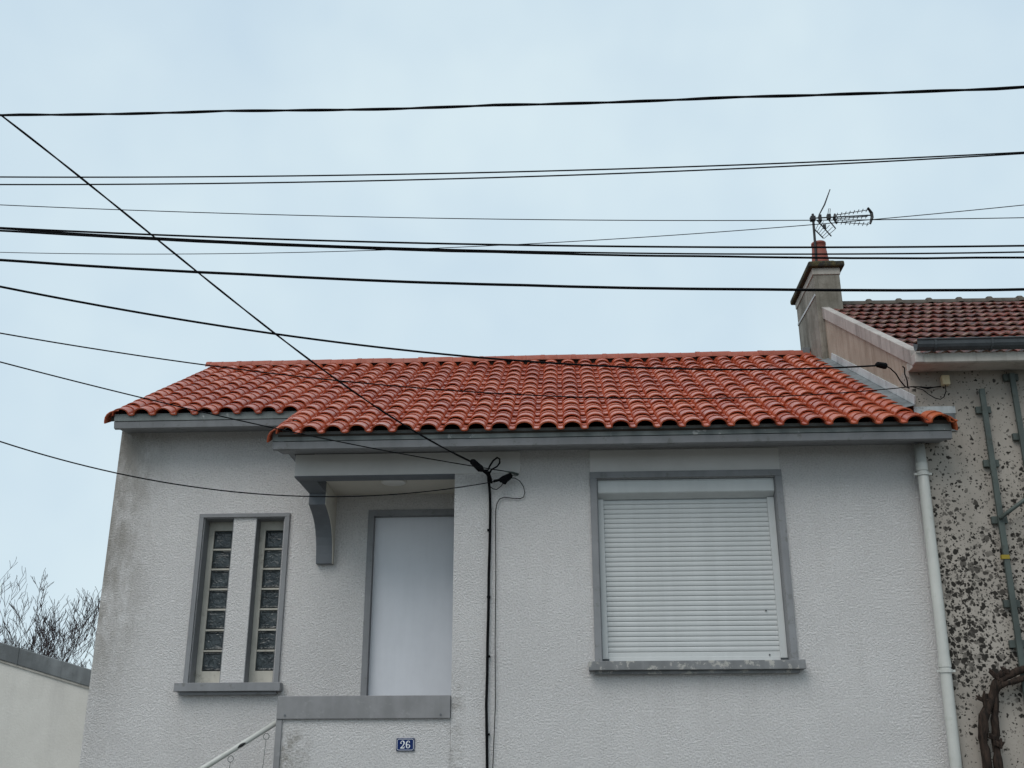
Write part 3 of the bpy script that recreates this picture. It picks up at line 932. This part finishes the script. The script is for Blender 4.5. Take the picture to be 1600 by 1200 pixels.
rail('wall_rail', 'taller green-grey metal rail reaching the eaves at the photo\'s right edge', 4.057, 4.03, 5.10, 0.9, (5.07, 4.51, 3.6, 2.4))

# vine
vine = tag(empty('vine', (3.36, -0.16, 0.0)), 'gnarled bare vine trunk bending right along the speckled wall', 'vine')
def gnarl(pts, r0, r1_, name, sub=7):
    pts = [Vector(p) for p in pts]
    out, rs = [], []
    for i_ in range(len(pts) - 1):
        p0 = pts[max(i_ - 1, 0)]; p1 = pts[i_]; p2 = pts[i_ + 1]; p3 = pts[min(i_ + 2, len(pts) - 1)]
        for k in range(sub):
            t_ = k / sub
            q = 0.5 * ((2 * p1) + (p2 - p0) * t_ + (2 * p0 - 5 * p1 + 4 * p2 - p3) * t_ ** 2 + (3 * p1 - p0 - 3 * p2 + p3) * t_ ** 3)
            out.append(q)
    out.append(pts[-1])
    for i_, q in enumerate(out):
        u = i_ / (len(out) - 1)
        w_ = mnoise.noise(q * 9) * 0.35 + mnoise.noise(q * 23) * 0.2
        rs.append((r0 + (r1_ - r0) * u) * (1 + w_))
        out[i_] = q + Vector((mnoise.noise(q * 7 + Vector((3, 0, 0))), mnoise.noise(q * 7 + Vector((0, 9, 0))), 0)) * 0.018
    return MB().tube(out, rs, 9).build(name, 'vine', vine, smooth=True)
gnarl([(3.42, -0.16, 0.0), (3.36, -0.17, 0.9), (3.325, -0.15, 1.75), (3.345, -0.15, 2.08), (3.42, -0.15, 2.25), (3.50, -0.15, 2.40), (3.62, -0.15, 2.47), (3.80, -0.15, 2.53), (4.3, -0.16, 2.62)], 0.040, 0.030, 'stem')
gnarl([(3.47, -0.18, 0.0), (3.43, -0.17, 0.9), (3.415, -0.16, 1.75), (3.43, -0.14, 1.98), (3.45, -0.14, 2.18), (3.49, -0.15, 2.36), (3.64, -0.165, 2.415), (3.85, -0.16, 2.475), (4.3, -0.16, 2.55)], 0.036, 0.022, 'stem')
for c_, n_, s_ in (((3.375, -0.16, 2.27), 7, 0.07), ((3.50, -0.17, 2.45), 12, 0.075), ((3.58, -0.16, 2.49), 8, 0.05), ((3.44, -0.18, 1.92), 7, 0.06), ((3.40, -0.17, 1.98), 6, 0.05)):
    kn = MB()
    for k in range(n_):
        a = random.uniform(0, 6.28)
        d = Vector((math.cos(a), random.uniform(-.4, .1), math.sin(a) * 0.8 + 0.35)) * s_ * random.uniform(.5, 1)
        p = Vector(c_)
        kn.tube([p, p + d * 0.6, p + d], [0.02, 0.013, 0.006], 6)
    kn.build('knuckle', 'vine', vine)
MB().tube([(3.39, -0.16, 2.16), (3.372, -0.16, 2.29)], [0.026, 0.016], 8).build('stub', 'vine', vine)
# small dry plant at its foot
pl = tag(empty('shrub', (3.66, -0.45, 0.0)), 'small sparse shrub below the vine at the bottom right corner', 'shrub')
sm = MB(); lf = MB()
for k in range(46):
    a = random.uniform(0, 6.28)
    b0 = Vector((3.62 + random.uniform(-.05, .1), -0.35, 0.0))
    tip = b0 + Vector((math.cos(a) * random.uniform(.02, .32), math.sin(a) * random.uniform(.02, .2), random.uniform(1.35, 1.83)))
    mid = b0.lerp(tip, .55) + Vector((random.uniform(-.05, .05), random.uniform(-.05, .05), 0))
    sm.tube([b0, mid, tip], [0.008, 0.005, 0.002], 4)
    for q in range(9):
        c_ = mid.lerp(tip, random.uniform(0.1, 1.0))
        u_ = Vector((random.uniform(-1, 1), random.uniform(-1, 1), random.uniform(-.3, 1))).normalized()
        w_ = u_.orthogonal().normalized()
        L_ = random.uniform(.018, .035)
        lf.add([c_, c_ + u_ * L_ * .5 + w_ * L_ * .3, c_ + u_ * L_, c_ + u_ * L_ * .5 - w_ * L_ * .3], [(0, 1, 2, 3)])
sm.build('stems', 'twig', pl); lf.build('leaves', 'leaf', pl)

# ------------------------------------------------------------------ the low building on the left
ga = tag(empty('garage', (-7.0, 2.2, 0.0)), 'low pale outbuilding with sloping dark metal coping at left', 'garage')
GY = 2.2
GX0, GZ0, GSL = -6.083, 3.087, -0.283
def gz(x): return GZ0 + (x - GX0) * GSL
MB().prism_y([(-10.5, 0.0), (-4.7, 0.0), (-4.7, gz(-4.7) - 0.175), (-10.5, gz(-10.5) - 0.175)], GY, GY + 3.2).build('wall', 'garage', ga)
cpn = MB().prism_y([(-10.55, gz(-10.55) - 0.172), (-4.65, gz(-4.65) - 0.172), (-4.65, gz(-4.65)), (-10.55, gz(-10.55))], GY - 0.035, GY + 0.06).build('coping', 'zinc', ga, bevel=0.006)
for x in (-9.2, -7.7, -5.86):
    MB().prism_y([(x, gz(x) - 0.171), (x + 0.02, gz(x + 0.02) - 0.171), (x + 0.02, gz(x + 0.02) + 0.004), (x, gz(x) + 0.004)], GY - 0.04, GY + 0.3).build('coping_seam', 'zinc', cpn)
MB().prism_y([(-10.52, gz(-10.52) - 0.195), (-4.68, gz(-4.68) - 0.195), (-4.68, gz(-4.68) - 0.1735), (-10.52, gz(-10.52) - 0.1735)], GY - 0.02, GY - 0.001).build('drip_edge', 'cornice', ga)

# ------------------------------------------------------------------ bare trees behind it
def bare_tree(label, base, h, spread, seed, n_main=9):
    rg = random.Random(seed)
    e = tag(empty('bare_tree', base), label, 'tree', 'bare winter trees behind the outbuilding')
    B = Vector(base)
    tr = MB(); cw = MB()
    tr.tube([B, B + Vector((0.03, 0, h * .14)), B + Vector((0.0, 0.02, h * .30))], [0.11, 0.09, 0.07], 8)
    def grow(mb, p, d, L, r_, lvl):
        pts = [p]; rs = [r_]
        q = p
        n = 5 if lvl < 2 else 4
        for k in range(n):
            d = (d + Vector((rg.uniform(-1, 1), rg.uniform(-1, 1), rg.uniform(-.3, .8))) * (0.16 if lvl < 2 else .26)).normalized()
            q = q + d * L / n
            pts.append(q); rs.append(max(r_ * (1 - (k + 1) / n * .75), 0.0045))
        mb.tube(pts, rs, 5 if lvl < 2 else 3, cap=False)
        if lvl < 4:
            nb_ = (7, 5, 4, 3)[lvl]
            for k in range(nb_):
                i_ = rg.randint(1, n)
                a = rg.uniform(0, 6.28)
                side = Vector((math.cos(a), math.sin(a), rg.uniform(.1, .8)))
                dd = (d * 0.85 + side * 0.58).normalized()
                grow(mb, pts[i_], dd, L * rg.uniform(.42, .62), rs[i_] * .7, lvl + 1)
    for k in range(n_main):
        a = 6.28 * k / n_main + rg.uniform(-.3, .3)
        d = Vector((math.cos(a) * spread, math.sin(a) * spread, 1)).normalized()
        grow(cw, B + Vector((0, 0, h * rg.uniform(.16, .30))), d, h * rg.uniform(.40, .52), 0.035, 0)
    tr.build('trunk', 'twig', e, smooth=True)
    cw.build('crown', 'twig', e)
    return e
bare_tree('bare dark-twigged bush tree close against the house corner', (-9.75, 12.6, 0), 4.45, 0.5, 3, 9)
bare_tree('wider bare tree behind the middle of the outbuilding coping', (-11.6, 13.6, 0), 4.7, 0.55, 11, 10)
bare_tree('tallest bare tree with branches entering at the left edge', (-12.9, 13.9, 0), 5.3, 0.5, 5, 9)

# ------------------------------------------------------------------ house number
pn = tag(empty('house_number_sign', (-1.34, -0.016, 1.902)), 'small blue enamel house number plate reading 26 on the parapet', 'sign')
PX, PZ = -1.3405, 1.952
box('plate', 'plate_blue', pn, PX - 0.076, PX + 0.076, -0.014, -0.001, PZ - 0.051, PZ + 0.051, bevel=0.004)
def ribbon(mb, pts, ws, y=-0.0162):
    P_ = [Vector((p[0], 0, p[1])) for p in pts]
    L_, R_ = [], []
    for i_, p in enumerate(P_):
        d = (P_[min(i_ + 1, len(P_) - 1)] - P_[max(i_ - 1, 0)]).normalized()
        nrm2 = Vector((-d.z, 0, d.x))
        L_.append(p + nrm2 * ws[i_]); R_.append(p - nrm2 * ws[i_])
    vs_ = [(v.x, y, v.z) for v in L_] + [(v.x, y, v.z) for v in R_]
    n = len(P_)
    vs_ += [(v[0], -0.0138, v[2]) for v in vs_]
    fs = [(i_, i_ + 1, n + i_ + 1, n + i_) for i_ in range(n - 1)]
    for a in (0, n):
        fs += [(a + i_, a + i_ + 1, 2 * n + a + i_ + 1, 2 * n + a + i_) for i_ in range(n - 1)]
    mb.add(vs_, fs)
bd = MB()
hw, hh, c8 = 0.068, 0.043, 0.010
oc = [(-hw + c8, -hh), (hw - c8, -hh), (hw, -hh + c8), (hw, hh - c8), (hw - c8, hh), (-hw + c8, hh), (-hw, hh - c8), (-hw, -hh + c8), (-hw + c8, -hh)]
ribbon(bd, [(PX + a, PZ + b) for a, b in oc], [0.0016] * 9)
bd.build('border', 'plate_white', pn)
def arcp(cx, cz, rx, rz, a0, a1, n):
    return [(cx + rx * math.cos(R(a0 + (a1 - a0) * k / n)), cz + rz * math.sin(R(a0 + (a1 - a0) * k / n))) for k in range(n + 1)]
two = MB()
cx = PX - 0.024
pts = arcp(cx, PZ + 0.013, 0.0145, 0.0155, 200, -30, 12) + [(cx + 0.002, PZ - 0.012), (cx - 0.015, PZ - 0.0265)]
ribbon(two, pts, [0.0035, 0.0028, 0.0022, 0.002, 0.002, 0.0022, 0.003, 0.004, 0.0048, 0.005, 0.005, 0.0048, 0.0042, 0.003, 0.0022])
ribbon(two, [(cx - 0.0165, PZ - 0.0265), (cx + 0.0155, PZ - 0.0265)], [0.0042, 0.0042], -0.0166)
ribbon(two, [(cx + 0.0155, PZ - 0.028), (cx + 0.0165, PZ - 0.013)], [0.0022, 0.0018], -0.017)
ribbon(two, arcp(cx - 0.0105, PZ + 0.0105, 0.0022, 0.0022, 0, 360, 8), [0.0022] * 9, -0.0168)
two.build('digit_two', 'plate_white', pn)
six = MB()
cx = PX + 0.023
ribbon(six, arcp(cx, PZ - 0.013, 0.013, 0.0145, 0, 360, 18), [0.0045, 0.004, 0.003, 0.0022, 0.0018, 0.0022, 0.003, 0.004, 0.0048, 0.005, 0.0045, 0.0038, 0.0028, 0.002, 0.002, 0.0028, 0.0036, 0.0042, 0.0045])
ribbon(six, [(cx + 0.0115, PZ + 0.0215)] + arcp(cx + 0.003, PZ + 0.001, 0.0175, 0.0275, 62, 205, 11), [0.002, 0.0018, 0.0018, 0.002, 0.0024, 0.003, 0.0038, 0.0045, 0.005, 0.005, 0.005, 0.0048, 0.0045], -0.0166)
ribbon(six, arcp(cx + 0.0105, PZ + 0.019, 0.0024, 0.0024, 0, 360, 8), [0.0024] * 9, -0.017)
six.build('digit_six', 'plate_white', pn)
for a, b in ((-1, -1), (1, -1), (-1, 1), (1, 1)):
    MB().tube([(PX + a * 0.0705, -0.0135, PZ + b * 0.0455), (PX + a * 0.0705, -0.018, PZ + b * 0.0455)], 0.004, 8).build('screw', 'bracket', pn)

# ------------------------------------------------------------------ stair handrail
hr = tag(empty('stair_handrail', (-4.3, 0.12, 0.0)), 'sloping pale metal handrail rising to the porch parapet', 'handrail')
hp = [(-2.432, 0.10, 2.158), (-3.04, 0.10, 1.785), (-4.3, 0.10, 1.01)]
MB().tube(hp, 0.023, 12).build('rail', 'pipe', hr, smooth=True)
MB().tube([(-4.3, 0.10, 0.0), (-4.3, 0.10, 1.01)], 0.02, 10).build('post', 'pipe', hr, smooth=True)
MB().tube([(-2.70, 0.088, 1.985), (-2.745, 0.085, 1.958), (-2.79, 0.088, 1.930)], [0.006, 0.015, 0.006], 8).build('worn_paint', 'aerial', hr)
for x in (-2.56, -2.85):
    z = 2.158 + (x + 2.432) * 0.6135
    rg_ = MB()
    c0 = Vector((x + 0.025, 0.07, z - 0.055))
    rg_.tube([c0 + Vector((math.cos(a) * 0.024, 0, math.sin(a) * 0.026)) for a in [6.2832 * k / 14 for k in range(15)]], 0.0028, 5)
    rg_.tube([c0 + Vector((0, 0, -0.026)), c0 + Vector((-0.012, 0, -0.25)), c0 + Vector((-0.03, 0, -0.7))], 0.0022, 5)
    rg_.build('wire_ring', 'bracket', hr)

# ------------------------------------------------------------------ overhead wires
WIRES = {
    'w1': ((-3.849, -3.200), (0.9945, -0.1052), 6.65, (0.00269, -0.09478, 6.00793), 9, 9),
    'w2a': ((-3.888, -3.000), (1.0, 0.0), 7.02, (0.00465, -0.03695, 5.63816), 9, 9),
    'w2b': ((-3.908, -2.950), (1.0, 0.0), 7.07, (0.00510, -0.03304, 5.60781), 9, 9),
    'w3': ((-4.091, -2.600), (1.0, 0.0), 7.33, (0.00482, -0.07891, 5.64982), 9, 9),
    'w4a': ((-3.941, -2.800), (1.0, 0.0), 7.05, (0.00507, -0.08342, 5.34784), 9, 9),
    'w4b': ((-3.963, -2.760), (1.0, 0.0), 7.09, (0.00662, -0.10032, 5.36356), 9, 9),
    'w4c': ((-3.984, -2.720), (1.0, 0.0), 7.12, (0.00532, -0.09480, 5.36873), 9, 9),
    'w5': ((-4.263, -2.200), (0.9862, -0.1657), 7.24, (0.00947, -0.13532, 5.47021), 9, 9),
    'w6': ((-3.722, -3.100), (0.9999, 0.0149), 6.69, (0.00664, -0.09483, 4.93665), 9, 9),
    'w7': ((-3.631, -3.200), (0.9177, 0.3973), 7.00, (0.01856, -0.07388, 4.69085), 6, 0),
    'w8': ((-3.520, -3.300), (0.9107, 0.4131), 7.26, (0.01882, -0.05336, 4.31765), 6, 0),
    'w9': ((-3.543, -3.200), (0.7028, 0.7114), 4.33, (0.01144, -0.02750, 4.16195), 6, 0),
    'w10': ((-3.512, -3.100), (0.7039, 0.7103), 4.17, (-0.00285, 0.07346, -0.13718, 3.66525), 6, 0),
    'w11': ((-3.849, -3.200), (0.7201, 0.6939), 4.27, (0.01045, -0.03774, -0.42953, 6.01357), 0, 0),
}
def wire_points(key, n=44, wob=0.0):
    (x0, y0), (dx, dy), L, c, el_, er = WIRES[key]
    def pz(s):
        v = 0.0
        for k in c: v = v * s + k
        return v
    ss = ([-el_] if el_ else []) + [L * k / n for k in range(n + 1)] + ([L + er] if er else [])
    pts = []
    for s in ss:
        sc_ = min(max(s, 0), L)
        z = pz(sc_)
        if s < 0: z += s * (pz(0.01) - pz(0)) / 0.01
        if s > L: z += (s - L) * (pz(L) - pz(L - 0.01)) / 0.01
        if wob and 0 <= s <= L:
            z += wob * (mnoise.noise(Vector((s * 0.9, len(key), 0))) + 0.4 * mnoise.noise(Vector((s * 2.7, 5, 0))))
        pts.append((x0 + dx * s, y0 + dy * s, z))
    return pts
def wire(key, r, label, group='overhead wires across the street', wob=0.0, twist=0, parent=None, name='overhead_wire'):
    pts = wire_points(key, wob=wob)
    mb = MB()
    if twist:
        # two or three cores laid round each other
        dense = []
        for i_ in range(len(pts) - 1):
            a, b = Vector(pts[i_]), Vector(pts[i_ + 1])
            k_ = max(1, int((b - a).length / 0.035))
            dense += [a.lerp(b, q / k_) for q in range(k_)]
        dense.append(Vector(pts[-1]))
        acc = 0.0
        lines = [[] for _ in range(twist)]
        for i_, p in enumerate(dense):
            if i_: acc += (p - dense[i_ - 1]).length
            for t_ in range(twist):
                a = acc * 2 * math.pi / 0.85 + 6.2832 * t_ / twist
                lines[t_].append(p + Vector((0, math.cos(a), math.sin(a))) * r * 0.36)
        for ln in lines: mb.tube(ln, r * 0.85, 6)
    else:
        mb.tube(pts, r * 1.25, 7)
    if parent is not None:
        return mb.build(name, 'black_cable', parent, smooth=True)
    o_ = mb.build(name, 'black_cable', None, smooth=True)
    return tag(o_, label, 'wire', group)
wire('w1', 0.0085, 'thick black cable, topmost of all the wires crossing the sky', wob=0.012, twist=2)
wire('w2a', 0.0042, 'upper of the close pair of wires below the topmost cable')
wire('w2b', 0.0042, 'lower of the close pair of wires below the topmost cable')
wire('w3', 0.0026, 'thin wire running just level with the aerial boom')
wire('w4a', 0.0055, 'upper cable of the three-cable bundle passing the chimney pot')
wire('w4b', 0.0045, 'middle cable of the three-cable bundle passing the chimney pot')
wire('w4c', 0.0062, 'lowest cable of the three-cable bundle passing the chimney pot', wob=0.006)
wire('w5', 0.0022, 'thin wire climbing to the right behind the aerial')
wire('w6', 0.0075, 'thick cable crossing in front of the chimney shaft', wob=0.004)
w7 = tag(empty('service_wire', (2.79, -0.42, 5.08)), 'black service cable sagging along the ridge to the gable wall clamp', 'wire', 'service wires')
wire('w7', 0.0062, '', parent=w7, name='cable')
MB().tube([(2.77, -0.425, 5.084), (2.79, -0.42, 5.092), (2.87, -0.36, 5.10), (2.885, -0.35, 5.10)], [0.012, 0.026, 0.03, 0.014], 8).build('clamp', 'black_cable', w7)
MB().tube([(2.88, -0.35, 5.105), (2.93, -0.31, 5.095), (2.985, -0.27, 5.06), (3.03, -0.22, 5.01), (3.08, -0.17, 4.975), (3.14, -0.10, 4.98)], 0.006, 6).build('tail', 'black_cable', w7, smooth=True)
MB().tube([(3.10, -0.12, 5.185), (3.118, -0.12, 5.17), (3.112, -0.12, 5.11), (3.125, -0.12, 5.05), (3.13, -0.10, 4.985)], 0.006, 6).build('hook', 'black_cable', w7, smooth=True)
w8 = tag(empty('service_wire', (3.09, -0.30, 4.92)), 'thin service cable crossing the tiles to the beige junction box', 'wire', 'service wires')
wire('w8', 0.0036, '', parent=w8, name='cable')
MB().tube([(3.092, -0.30, 4.922), (3.20, -0.15, 4.975), (3.30, -0.11, 4.975), (3.36, -0.10, 4.985), (3.43, -0.08, 5.0)], [0.006, 0.005, 0.012, 0.005, 0.006], 6).build('strain_clamp', 'black_cable', w8)
MB().tube([(3.092, -0.30, 4.922), (3.17, -0.16, 4.965), (3.25, -0.13, 4.952), (3.30, -0.12, 4.91), (3.35, -0.12, 4.875), (3.395, -0.12, 4.862), (3.43, -0.12, 4.885), (3.458, -0.11, 4.94), (3.464, -0.10, 5.006)], 0.0042, 6).build('tail', 'black_cable', w8, smooth=True)
w9 = tag(empty('service_wire', (-0.5, -0.12, 4.25)), 'thin wire descending across the roof step to the wall anchor', 'wire', 'service wires')
wire('w9', 0.0036, '', parent=w9, name='cable')
MB().tube([(-0.50, -0.12, 4.257), (-0.44, -0.05, 4.262), (-0.39, 0.0, 4.262)], [0.004, 0.012, 0.008], 6).build('anchor', 'bracket', w9)
w10 = tag(empty('service_wire', (-0.58, -0.14, 4.16)), 'lowest wire sagging across the left wall and porch opening', 'wire', 'service wires')
wire('w10', 0.0036, '', parent=w10, name='cable')
k_ = MB()
k_.tube([(-0.605, -0.14, 4.162), (-0.545, -0.12, 4.182)], 0.012, 8)
k_.tube([(-0.555, -0.11, 4.178), (-0.51, -0.10, 4.19), (-0.475, -0.09, 4.215), (-0.455, -0.08, 4.235)], [0.02, 0.036, 0.03, 0.022], 8)
k_.tube([(-0.52, -0.10, 4.15), (-0.50, -0.10, 4.19)], [0.02, 0.03], 8)
k_.build('clamp', 'black_cable', w10)
MB().tube([(-0.47, -0.07, 4.225), (-0.43, -0.03, 4.248), (-0.395, 0.0, 4.252)], 0.004, 6).build('anchor_hook', 'bracket', w10)
th = [(-0.470, -0.09, 4.205), (-0.42, -0.05, 4.212), (-0.379, -0.03, 4.191), (-0.345, -0.02, 4.14), (-0.334, -0.02, 4.085), (-0.345, -0.02, 4.045), (-0.375, -0.02, 4.031), (-0.449, -0.02, 4.036), (-0.52, -0.02, 4.046), (-0.56, -0.02, 4.03), (-0.585, -0.02, 3.985), (-0.597, -0.02, 3.91), (-0.592, -0.02, 3.343), (-0.596, -0.02, 2.80), (-0.592, -0.02, 2.27), (-0.612, -0.02, 1.767), (-0.60, -0.02, 0.3)]
MB().tube(th, 0.0040, 6).build('tail', 'black_cable', w10, smooth=True)
MB().tube([(-0.642, -0.05, 4.139), (-0.619, -0.05, 4.117), (-0.584, -0.05, 4.110), (-0.544, -0.06, 4.138), (-0.516, -0.08, 4.173)], 0.0036, 6).build('tail', 'black_cable', w10, smooth=True)
w11 = tag(empty('service_wire', (-0.65, -0.03, 1.0)), 'thick black cable slanting down to the wall and running to the ground', 'wire', 'service wires')
wire('w11', 0.0072, '', parent=w11, name='cable', twist=2)
c_ = MB()
c_.tube([(-0.80, -0.255, 4.325), (-0.785, -0.245, 4.315), (-0.72, -0.20, 4.262), (-0.70, -0.19, 4.25)], [0.014, 0.03, 0.034, 0.018], 8)
c_.tube([(-0.71, -0.19, 4.258), (-0.66, -0.13, 4.24), (-0.64, -0.05, 4.20), (-0.635, 0.0, 4.19)], [0.012, 0.02, 0.017, 0.012], 8)
c_.build('clamp', 'black_cable', w11)
lp = [(-0.70, -0.19, 4.25), (-0.655, -0.15, 4.262), (-0.642, -0.14, 4.30), (-0.610, -0.14, 4.352), (-0.575, -0.14, 4.380), (-0.552, -0.14, 4.366), (-0.552, -0.14, 4.33), (-0.575, -0.14, 4.298), (-0.625, -0.13, 4.272), (-0.66, -0.09, 4.23), (-0.652, -0.05, 4.16), (-0.646, -0.03, 4.08), (-0.642, -0.026, 3.91), (-0.646, -0.024, 3.60), (-0.653, -0.026, 3.341), (-0.654, -0.024, 3.05), (-0.660, -0.026, 2.795), (-0.662, -0.024, 2.5), (-0.668, -0.026, 2.271), (-0.662, -0.024, 2.0), (-0.658, -0.026, 1.767), (-0.655, -0.026, 0.2)]
MB().tube(lp, [0.008] * 9 + [0.012] * 13, 8).build('down_cable', 'black_cable', w11, smooth=True)
for z in (3.75, 3.16, 2.66, 2.03):
    box('cable_clip', 'black_cable', w11, -0.668, -0.638, -0.036, -0.001, z - 0.008, z + 0.008)
